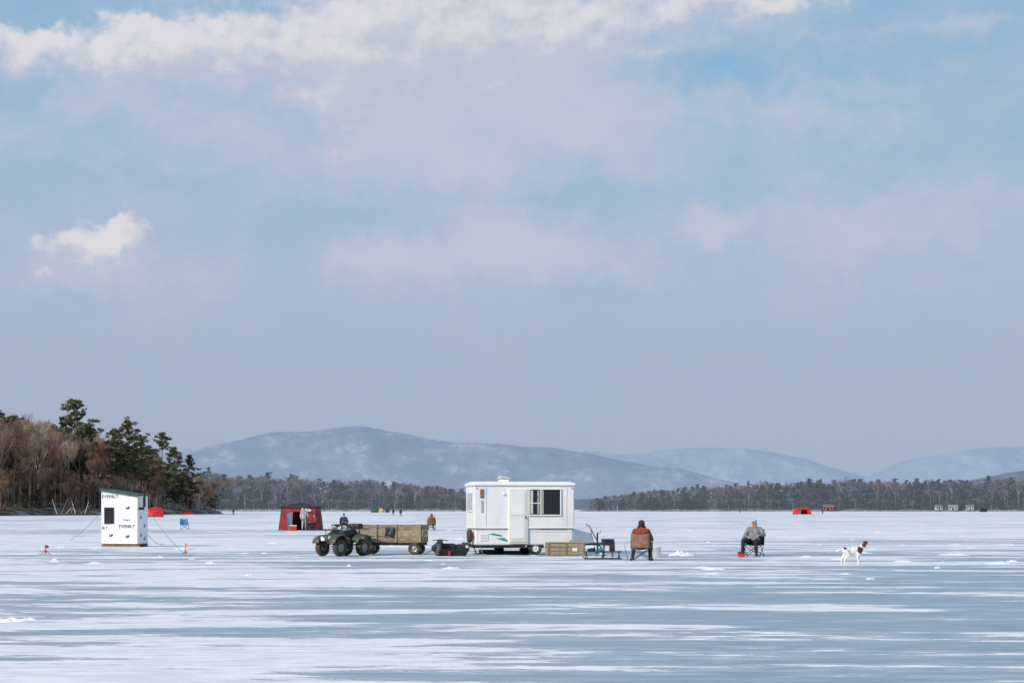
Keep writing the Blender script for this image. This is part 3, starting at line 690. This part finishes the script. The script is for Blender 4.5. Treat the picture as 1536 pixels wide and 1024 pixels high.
def standJ(**kw):
    J=dict(pelvis=(0,0,.92),chest=(0,.01,1.24),neck=(0,.01,1.43),head=(0,-.01,1.58),
      shL=(.20,.01,1.37),shR=(-.20,.01,1.37),elL=(.27,.03,1.08),elR=(-.27,.03,1.08),wrL=(.25,-.10,.86),wrR=(-.25,-.10,.86),
      hipL=(.10,0,.88),hipR=(-.10,0,.88),knL=(.12,-.03,.50),knR=(-.12,-.03,.50),anL=(.13,0,.10),anR=(-.13,0,.10),toL=(.15,-.18,.04),toR=(-.15,-.18,.04))
    J.update(kw); return J
def camp_chair(name,loc,rz,fab,frame=None,backh=.92):
    e=empty(name,loc,rz); fr=frame or M['dsteel']; r=.012
    for s_ in(-1,1):
        x=.30*s_
        tube('side_leg',[(x,-.26,.02),(x,.28,.42)],r,fr,e); tube('side_leg',[(x,.30,.02),(x,-.24,.42)],r,fr,e)
        tube('back_post',[(x,.28,.38),(x*.95,.36,backh)],r,fr,e); tube('front_post',[(x,-.24,.40),(x,-.25,.63)],r,fr,e)
        v=[(x-.04,-.27,.64),(x+.04,-.27,.64),(x+.04,.32,.61),(x-.04,.32,.61)]; o=mobj('arm_strap',v,[(0,1,2,3)],fab,e); so_=o.modifiers.new('s','SOLIDIFY'); so_.thickness=.012
        for yy in(-.26,.30): tube('foot',[(x,yy,0),(x,yy,.03)],.022,M['black'],e)
    tube('front_cross',[(-.30,-.26,.02),(.30,-.24,.42)],r,fr,e); tube('front_cross',[(.30,-.26,.02),(-.30,-.24,.42)],r,fr,e)
    tube('rear_cross',[(-.30,.30,.02),(.30,.28,.42)],r,fr,e); tube('rear_cross',[(.30,.30,.02),(-.30,.28,.42)],r,fr,e)
    def cloth(nm,fn,nu=9,nv=9):
        v=[fn(i/(nu-1),j/(nv-1)) for i in range(nu) for j in range(nv)]
        f=[(i*nv+j,(i+1)*nv+j,(i+1)*nv+j+1,i*nv+j+1) for i in range(nu-1) for j in range(nv-1)]
        o=mobj(nm,v,f,fab,e,smooth=True); s2=o.modifiers.new('s','SOLIDIFY'); s2.thickness=.012
    cloth('seat',lambda u,w_:(-.29+.58*u,-.25+.53*w_,.42-.07*math.sin(math.pi*u)*(.5+.5*w_)))
    cloth('backrest',lambda u,w_:(-.29+.58*u,.28+.08*w_+.05*math.sin(math.pi*u),.40+(backh-.40)*w_-.05*math.sin(math.pi*u)*w_))
    return e
Y1=61.6; x1=gx(963,Y1)
P1=person('seated_man',(x1,Y1,0),R(168),seatedJ(wrR=(-.12,-.26,.66),elR=(-.30,-.02,.68),knL=(.26,-.36,.53),anL=(.34,-.34,.10),toL=(.42,-.50,.04)),M['rust'],M['blackfab'],M['boot'],M['blackfab'],M['dkhair'],'hood',headyaw=R(12),hand_m=M['black'])
C1=camp_chair('folding_camp_chair',(x1,Y1,0),R(168),M['tan'],backh=.86)
Y2=67.4; x2=gx(1130,Y2)
P2=person('seated_man',(x2,Y2,0),R(-22),seatedJ(elL=(.36,.08,.72),wrL=(.27,-.16,.72),elR=(-.30,.0,.68),wrR=(-.13,-.24,.66),knR=(-.24,-.40,.54),anR=(-.28,-.34,.10),toR=(-.34,-.52,.04)),M['grey'],M['blackfab'],M['boot'],M['lgrey'],M['hair'],'cap',headyaw=R(-16))
C2=camp_chair('folding_camp_chair',(x2,Y2+.02,0),R(-22),M['navy'])
blob('jacket_collar',[((-.05,.08,.995),(.05,.08,.995),.045,.045,0)],.01,[M['orange']],P2)
camp_chair('folding_camp_chair',(gx(516,150),150,0),R(10),M['navy'])
person('seated_angler',(gx(516,150),150,0),R(10),seatedJ(),M['navy'],M['blackfab'],M['boot'],M['blackfab'],M['dkhair'],'beanie',fine=False)
camp_chair('folding_camp_chair',(gx(647,154),154,0),R(190),M['brown'],backh=.8)
person('seated_angler',(gx(647,154),154,0),R(190),seatedJ(),M['brown'],M['brown'],M['boot'],M['brown'],M['dkhair'],'hood',fine=False)
person('standing_angler',(gx(456,148),148,0),R(30),standJ(elL=(.3,-.05,1.1),wrL=(.18,-.28,1.08)),M['lgrey'],M['lgrey'],M['boot'],M['blackfab'],M['dkhair'],'beanie',fine=False)
person('seated_angler',(gx(470,148),148,0),R(-60),seatedJ(),M['maroon'],M['blackfab'],M['boot'],M['blackfab'],M['dkhair'],'beanie',fine=False)
bk=empty('bait_bucket',(gx(470,148),148,0)); lathe('tub',[(0,.0),(.2,0),(.23,.36),(.20,.36),(.19,.03),(0,.03)],M['black'],bk,n=20)
for px,Y,jm in((601,420,M['navy']),(590,500,M['blackfab']),(1234,620,M['blackfab']),(1110,800,M['navy']),(350,520,M['blackfab'])):
    person('standing_angler',(gx(px,Y),Y,0),R(random.uniform(0,360)),standJ(),jm,M['blackfab'],M['boot'],M['blackfab'],M['dkhair'],'beanie',fine=False)

# ---------------------------------------------------------------- dog
D=empty('spaniel_dog',(gx(1281,56.9),56.9,0),R(6),1.0)
dp=[((.11,0,.385),(.135,.098,.135),0),((.0,0,.405),(.17,.092,.115),0),((-.18,0,.425),(.15,.082,.088),0),((-.26,0,.42),(.09,.08,.095),0),
 ((.18,0,.44),(.29,0,.575),.088,.058,0),((.33,0,.635),(.072,.058,.058),1),((.36,0,.622),(.455,0,.600),.040,.027,0),((.455,0,.604),(.470,0,.606),.018,.014,2),((.36,0,.645),(.38,0,.64),.045,.035,1),
 ((-.32,0,.46),(-.41,0,.43),.030,.026,0),((-.41,0,.43),(-.49,0,.40),.030,.030,0),((-.49,0,.40),(-.53,0,.385),.026,.012,0),((-.44,0,.40),(-.47,0,.375),.025,.014,0),
 ((.13,0,.29),(.0,0,.30),.045,.035,0)]
for s_ in(-1,1):
    dx=.03*s_
    dp+=[((.315,.055*s_,.645),(.300,.078*s_,.575),.022,.034,1),((.300,.078*s_,.575),(.305,.076*s_,.535),.034,.022,1),((.375,.034*s_,.650),(.009,.008,.008),2)]
    dp+=[((.14,.065*s_,.36),(.12+dx,.075*s_,.24),.062,.036,0),((.12+dx,.075*s_,.24),(.135+dx,.073*s_,.15),.034,.026,0),((.135+dx,.073*s_,.15),(.14+dx,.073*s_,.045),.025,.021,0),((.14+dx,.073*s_,.025),(.175+dx,.073*s_,.020),.026,.020,0),((.115+dx,.075*s_,.24),(.105+dx,.075*s_,.16),.022,.012,0)]
    dp+=[((-.25,.055*s_,.40),(-.19-dx,.075*s_,.275),.080,.052,0),((-.19-dx,.075*s_,.275),(-.325-dx,.07*s_,.165),.048,.026,0),((-.325-dx,.07*s_,.165),(-.31-dx,.07*s_,.04),.024,.021,0),((-.31-dx,.07*s_,.025),(-.272-dx,.07*s_,.020),.026,.020,0),((-.24-dx,.075*s_,.29),(-.30-dx,.07*s_,.22),.04,.02,0)]
def dpaint(C,idx):
    x,y,z=C[:,0],C[:,1],C[:,2]; idx=idx.copy()
    nz=.018*np.sin(x*47)+.018*np.sin(z*53+1)+.01*np.sin(y*80)
    sh=((x-.16)/.085)**2+((z-.43)/.10)**2+nz*6<1
    idx[sh&(idx==0)]=1
    idx[(((x+.27)/.05)**2+((z-.48)/.035)**2+nz*6<1)&(idx==0)]=1
    neck=(x>.22)&(z>.52)&(x<.33)&(x+z<.94); idx[neck&(idx==0)&(np.abs(y)>.02)]=1
    idx[(np.abs(y)<.014)&(x>.33)&(z>.63)&(idx==1)]=0
    return idx
blob('dog_body',dp,.0075,[M['fur'],M['furb'],M['black']],D,smooth_it=2,paint=dpaint)

# ---------------------------------------------------------------- ice shack
Sh=empty('ice_fishing_shack',(gx(187,84.6),84.6,0),R(-12))
wS,dS=1.62,1.12; hl,hr=2.40,2.16
b0=.14
v=[(-wS/2,-dS/2,b0),(wS/2,-dS/2,b0),(wS/2,dS/2,b0),(-wS/2,dS/2,b0),(-wS/2,-dS/2,hl),(wS/2,-dS/2,hr),(wS/2,dS/2,hr),(-wS/2,dS/2,hl)]
mobj('walls',v,[(0,3,2,1),(4,5,6,7),(0,1,5,4),(1,2,6,5),(2,3,7,6),(3,0,4,7)],M['wrap'],Sh)
sl_=math.atan2(hl-hr,wS)
box('roof',(wS+.12,dS+.14,.05),(0,0,(hl+hr)/2+.03),M['grn2'],Sh,rot=(0,sl_,0),bev=.005); box('roof_fascia',(wS+.13,.02,.08),(0,-dS/2-.075,(hl+hr)/2-.0),M['grn2'],Sh,rot=(0,sl_,0),bev=.003)
for s_ in(-1,1): box('runner',(wS+.1,.12,.12),(0,s_*.42,.06),M['wood2'],Sh,bev=.01)
box('sill_board',(wS+.02,dS+.02,.03),(0,0,.128),M['wood'],Sh,bev=.003)
box('window_pane',(.38,.02,.64),(-.46,-dS/2-.005,1.32),M['glass'],Sh,bev=0)
for nm,d,cc in(('window_trim',(.44,.03,.03),(-.46,-dS/2-.015,1.655)),('window_trim',(.44,.03,.03),(-.46,-dS/2-.015,.985)),('window_trim',(.03,.03,.64),(-.665,-dS/2-.015,1.32)),('window_trim',(.03,.03,.64),(-.255,-dS/2-.015,1.32))): box(nm,d,cc,M['dsteel'],Sh,bev=.003)
for x in(-wS/2,wS/2): box('corner_strip',(.03,.012,2.05),(x*.985,-dS/2-.006,1.18),M['wrap'],Sh,bev=.002)
tube('stove_pipe',[(wS/2,-.35,1.62),(wS/2+.2,-.35,1.62),(wS/2+.22,-.35,1.7),(wS/2+.22,-.35,2.35)],.06,M['black'],Sh,n=14); lathe('pipe_cap',[(0,.10),(.11,.03),(.11,.0),(0,.0)],M['black'],Sh,loc=(wS/2+.22,-.35,2.38),n=16)
def text(s,loc,size,m,parent,rot):
    cu=bpy.data.curves.new('lettering','FONT'); cu.body=s; cu.size=size; cu.extrude=.001; cu.offset=.004; cu.align_x='CENTER'; cu.align_y='CENTER'
    o=bpy.data.objects.new('printed_lettering',cu); link(o,parent); o.location=loc; o.rotation_euler=rot; cu.materials.append(m); return o
fr=(R(90),0,0); yy=-dS/2-.004
for s_,x,z,sz in(('EVERBLT',-.42,2.12,.19),('EVERBLT',.33,.86,.19),('BLT',-.66,.80,.15),('Cleaner',.33,1.14,.10)): text(s_,(x,yy,z),sz,M['dsteel'],Sh,fr)
def logo(x,z,s=1,side=False):
    pts=[(-.09,-.07),(.03,-.09),(.10,-.02),(.10,.08),(.03,.03),(-.02,.09),(-.09,.03)]
    P=[(x+a*s,yy,z+b2*s) if not side else (wS/2+.004,x+a*s,z+b2*s) for a,b2 in pts]
    mobj('printed_logo',P,[tuple(range(7))],M['dsteel'],Sh)
    P=[(x-.07*s+a*s,yy-.002,z+.02*s+b2*s) if not side else (wS/2+.006,x-.07*s+a*s,z+b2*s) for a,b2 in((0,0),(.05,-.03),(.08,.03),(.03,.05))]
    mobj('printed_logo_gap',P,[(0,1,2,3)],M['wrap'],Sh)
for x,z in((.38,1.66),(-.38,.50),(.36,.46)): logo(x,z,.9)
for y,z in((-.2,.5),(.2,.9),(-.2,1.25),(.2,.35)): logo(y,z,.9,True)
def rope(name,a,b_,m,r=.010):
    a=Vector(a);b_=Vector(b_); tube(name,[a.lerp(b_,t)+Vector((0,0,-.12*math.sin(math.pi*t))) for t in np.linspace(0,1,8)],r,m,None,n=5)
gr=mat('green_rope',(.04,.30,.18),.7)
rope('guy_rope',(gx(154,84.2),84.2,1.55),(gx(104,100),100,.02),gr); rope('guy_rope',(gx(221,84.6),84.6,1.6),(gx(276,70),70,.03),gr); rope('guy_rope',(gx(222,84.6),84.6,.5),(gx(245,88),88,.03),gr)
def tipup(px,Y,m,h):
    e=empty('tip_up_flag',(gx(px,Y),Y,0),R(random.uniform(-40,40)))
    box('base_board',(.45,.06,.02),(0,0,.02),M['wood2'],e,bev=.004); tube('upright',[(0,0,0),(0,0,h)],.012,m,e,n=6); tube('spool_arm',[(-.14,0,.02),(0,0,h*.55),(.14,0,.02)],.010,m,e,n=6)
    mobj('flag',[(0,0,h),(.11,.01,h-.03),(.12,-.01,h-.12),(0,0,h-.13)],[(0,1,2,3)],m,e); lathe('reel',[(0,.02),(.045,.02),(.045,-.02),(0,-.02)],m,e,loc=(0,-.02,h*.3),rot=(R(90),0,0),n=12)
tipup(278,68.3,M['orange'],.44); tipup(68,70.3,M['red'],.34)

# ---------------------------------------------------------------- shelters
def shelter(name,loc,rz,wd,dp_,h,mside,mroof,door=True,lettering=None):
    e=empty(name,loc,rz); x,y=wd/2,dp_/2; k=.86; hx,hy=x*1.08,y*1.08; zm=h*.5; ze=h*.86
    def quad(a,b_,cc,d,hub,nm):
        mobj(nm,[a,b_,cc,d,hub],[(0,1,4),(1,2,4),(2,3,4),(3,0,4)],mside,e)
    lo=[(-x,-y,0),(x,-y,0),(x,y,0),(-x,y,0)]; up=[(-x*k,-y*k,ze),(x*k,-y*k,ze),(x*k,y*k,ze),(-x*k,y*k,ze)]
    quad(lo[1],lo[2],up[2],up[1],(hx,0,zm),'wall_panel'); quad(lo[2],lo[3],up[3],up[2],(0,hy,zm),'wall_panel'); quad(lo[3],lo[0],up[0],up[3],(-hx,0,zm),'wall_panel')
    if door:
        a0,a1=-.30*x,.50*x; dz=h*.66; ys=lambda z:-y+(y-y*k)*z/ze
        v=[(-x,-y,0),(a0,-y,0),(a0*.9,ys(dz),dz),(-x*k,-y*k,ze),(x*k,-y*k,ze),(a1*.95,ys(dz),dz),(a1,-y,0),(x,-y,0)]
        mobj('front_panel',v,[(0,1,2,3),(3,2,5,4),(5,6,7,4)],mside,e)
        mobj('door_flap',[(a0,-y,.0),(a0*.9,ys(dz),dz),(a0-.35,-y-.25,dz*.9),(a0-.25,-y-.3,.05)],[(0,1,2,3)],M['lgrey'],e)
    else: quad(lo[0],lo[1],up[1],up[0],(0,-hy,zm),'wall_panel')
    mobj('roof',[(p[0]*1.03,p[1]*1.03,p[2]-.02) for p in up]+[(0,0,h)],[(0,1,4),(1,2,4),(2,3,4),(3,0,4)],mroof,e)
    vl=[(p[0]*1.05,p[1]*1.05,p[2]-.01) for p in up]+[(p[0]*1.10,p[1]*1.10,p[2]-h*.06) for p in up]
    mobj('roof_valance',vl,[(i,(i+1)%4,4+(i+1)%4,4+i) for i in range(4)],mroof,e)
    sk=[(p[0]*1.0,p[1]*1.0,.03) for p in lo]+[(p[0]*1.15,p[1]*1.15,.01) for p in lo]
    mobj('snow_skirt',sk,[(i,(i+1)%4,4+(i+1)%4,4+i) for i in (1,2,3)],M['blackfab'],e)
    for a,b_ in zip(lo,up): tube('frame_pole',[a,b_],.015,M['dsteel'],e,n=6)
    if lettering: text(lettering,(wd*.22,-y*k-.09*y-.12,h*.73),.36,M['white2'],e,(R(82),0,0))
    return e
shelter('ice_fishing_tent',(gx(451,150.5),150.8,0),R(-6),2.95,2.4,2.1,M['maroon'],M['blackfab'],True,'Eskie')
camp=box('cooler',(.5,.35,.36),(gx(440,147),147,.18),M['red'],None,bev=.03); box('lid',(.52,.37,.06),(0,0,.2),M['white2'],camp,bev=.02)
shelter('ice_fishing_tent',(gx(233,398),398,0),R(20),2.9,2.6,2.0,M['redfab'],M['redfab'],False)
shelter('ice_fishing_tent',(gx(1203,597),597,0),R(8),5.0,3.0,2.05,M['redfab'],M['redfab'],True)
shelter('ice_fishing_tent',(gx(311,640),600,0),R(8),3.4,2,1.2,M['redfab'],M['redfab'],False)
shelter('ice_fishing_tent',(gx(562,900),900,0),R(8),3.2,2.6,2.5,mat('dkgreen_fabric',(.03,.10,.07),.7),M['grn2'],False)
shelter('ice_fishing_tent',(gx(572,890),890,0),R(-8),1.8,1.6,2.3,M['yellow'],M['grn2'],False)
shelter('ice_fishing_tent',(gx(581,910),910,0),R(3),2.0,2.0,1.9,M['navy'],M['navy'],False)
shelter('ice_fishing_tent',(gx(1475,1100),1100,0),R(3),3.6,2.4,2.3,M['blackfab'],M['navy'],False)
camp_chair('folding_camp_chair',(gx(277,154),154,0),R(20),M['blue'],frame=M['blue'],backh=.88)

# ---------------------------------------------------------------- gear
Y=68.4; G=empty('tow_sled',(gx(676,Y),Y,0),R(4))
def tray(parent,L,W,H,m):
    v=[(-L/2,-W/2,.02),(L/2,-W/2,.02),(L/2,W/2,.02),(-L/2,W/2,.02),(-L/2-.08,-W/2-.06,H),(L/2+.14,-W/2-.06,H+.05),(L/2+.14,W/2+.06,H+.05),(-L/2-.08,W/2+.06,H)]
    o=mobj('tray',v,[(0,1,2,3),(0,4,5,1),(1,5,6,2),(2,6,7,3),(3,7,4,0)],m,parent); s2=o.modifiers.new('s','SOLIDIFY'); s2.thickness=.02; bevel(o,.01)
tray(G,1.0,.5,.22,M['black'])
blob('gear_bag',[((-.3,0,.28),(.1,0,.27),.15,.15,0)],.02,[M['blackfab']],G); box('tackle_box',(.3,.25,.2),(.36,0,.30),M['dsteel'],G,bev=.02)
tube('tow_rope',[(-.6,0,.2),(-.9,-.1,.06),(-1.1,0,.3)],.012,M['black'],G)
blob('duffel_bag',[((-.55,.25,.25),(-.42,.2,.40),.12,.09,0)],.02,[M['navy']],G); box('fuel_can',(.12,.10,.16),(-.05,-.32,.09),M['maroon'],G,bev=.03)
Au=empty('ice_auger',(gx(655,68),68,0),R(10))
tube('shaft',[(0,0,.02),(.1,.05,.42)],.02,M['steel'],Au); hel=[(.1*t+.08*math.cos(t*30),.05*t+.08*math.sin(t*30),.02+.38*t) for t in np.linspace(0,1,40)]
tube('flighting',hel,.012,M['steel'],Au,n=5); box('engine',(.2,.18,.16),(.12,.06,.48),M['dsteel'],Au,bev=.03); tube('handle',[(-.15,.0,.52),(.12,.06,.56),(.4,.1,.52)],.014,M['black'],Au)
Y=63.6; B=empty('sled_bench',(gx(904,Y),Y,0),R(2))
box('top_board',(1.22,.32,.03),(0,0,.24),M['dsteel'],B,bev=.006)
for x in(-.52,0,.52): tube('leg',[(x,-.12,.24),(x-.04,-.14,.04)],.014,M['dsteel'],B); tube('leg',[(x,.12,.24),(x+.04,.14,.04)],.014,M['dsteel'],B)
tube('runner',[(-.64,-.14,.08),(-.56,-.14,.02),(.6,-.14,.02)],.016,M['dsteel'],B); tube('runner',[(-.64,.14,.08),(-.56,.14,.02),(.6,.14,.02)],.016,M['dsteel'],B)
box('bait_tub',(.20,.16,.10),(-.05,0,.31),M['teal'],B,bev=.03); box('thermos_case',(.18,.16,.2),(.3,0,.36),M['black'],B,bev=.03); blob('folded_jacket',[((-.3,0,.30),(-.45,.02,.29),.07,.05,0)],.015,[M['blackfab']],B)
Y=66.2; H2=empty('hand_auger',(gx(893,Y),Y,0),0)
tube('shaft',[(.32,.0,.05),(-.10,.05,.85),(-.20,.06,1.05)],.018,M['grn2'],H2); tube('crank',[(-.20,.06,1.05),(-.26,.06,1.03),(-.30,.06,1.12)],.015,M['black'],H2); tube('second_pole',[(.05,.1,.02),(-.15,.15,.9)],.012,M['dsteel'],H2)
hel=[(.32-.2*t+.05*math.cos(t*26),.05*math.sin(t*26),.05+.4*t) for t in np.linspace(0,1,36)]; tube('flighting',hel,.010,M['dsteel'],H2,n=5)
Gb=empty('gas_grill',(gx(912,66),66,0),R(8))
for x in(-.16,.16):
    tube('leg',[(x,-.1,0),(x*.8,-.08,.42)],.014,M['dsteel'],Gb); tube('leg',[(x,.1,0),(x*.8,.08,.42)],.014,M['dsteel'],Gb)
box('firebox',(.42,.3,.14),(0,0,.46),M['black'],Gb,bev=.03); box('lid',(.42,.3,.08),(0,.05,.57),M['dsteel'],Gb,bev=.035)
Bc=empty('white_bucket',(gx(985,65.5),65.5,0)); lathe('pail',[(0,.005),(.125,.005),(.15,.34),(.158,.34),(.158,.36),(.14,.36),(.118,.02),(0,.02)],M['white2'],Bc,n=28); tube('bail',[(-.15,0,.33),(-.1,-.12,.2),(.1,-.12,.2),(.15,0,.33)],.005,M['steel'],Bc,n=5)
Rb=empty('tackle_box',(gx(1112,66.6),66.6,0),R(15)); box('case',(.22,.16,.12),(0,0,.065),M['red'],Rb,bev=.02); box('lid',(.23,.17,.04),(0,0,.145),M['black'],Rb,bev=.015); tube('handle',[(-.06,0,.165),(-.05,0,.20),(.05,0,.20),(.06,0,.165)],.008,M['black'],Rb,n=6)
Fr=empty('fishing_rod',(gx(942,61),61,0)); tube('rod',[(0,0,.02),(-.12,.1,.55)],[.010,.004],M['black'],Fr,n=5); lathe('reel',[(0,.02),(.03,.02),(.03,-.02),(0,-.02)],M['steel'],Fr,loc=(-.02,0,.13),rot=(R(90),0,0),n=12)
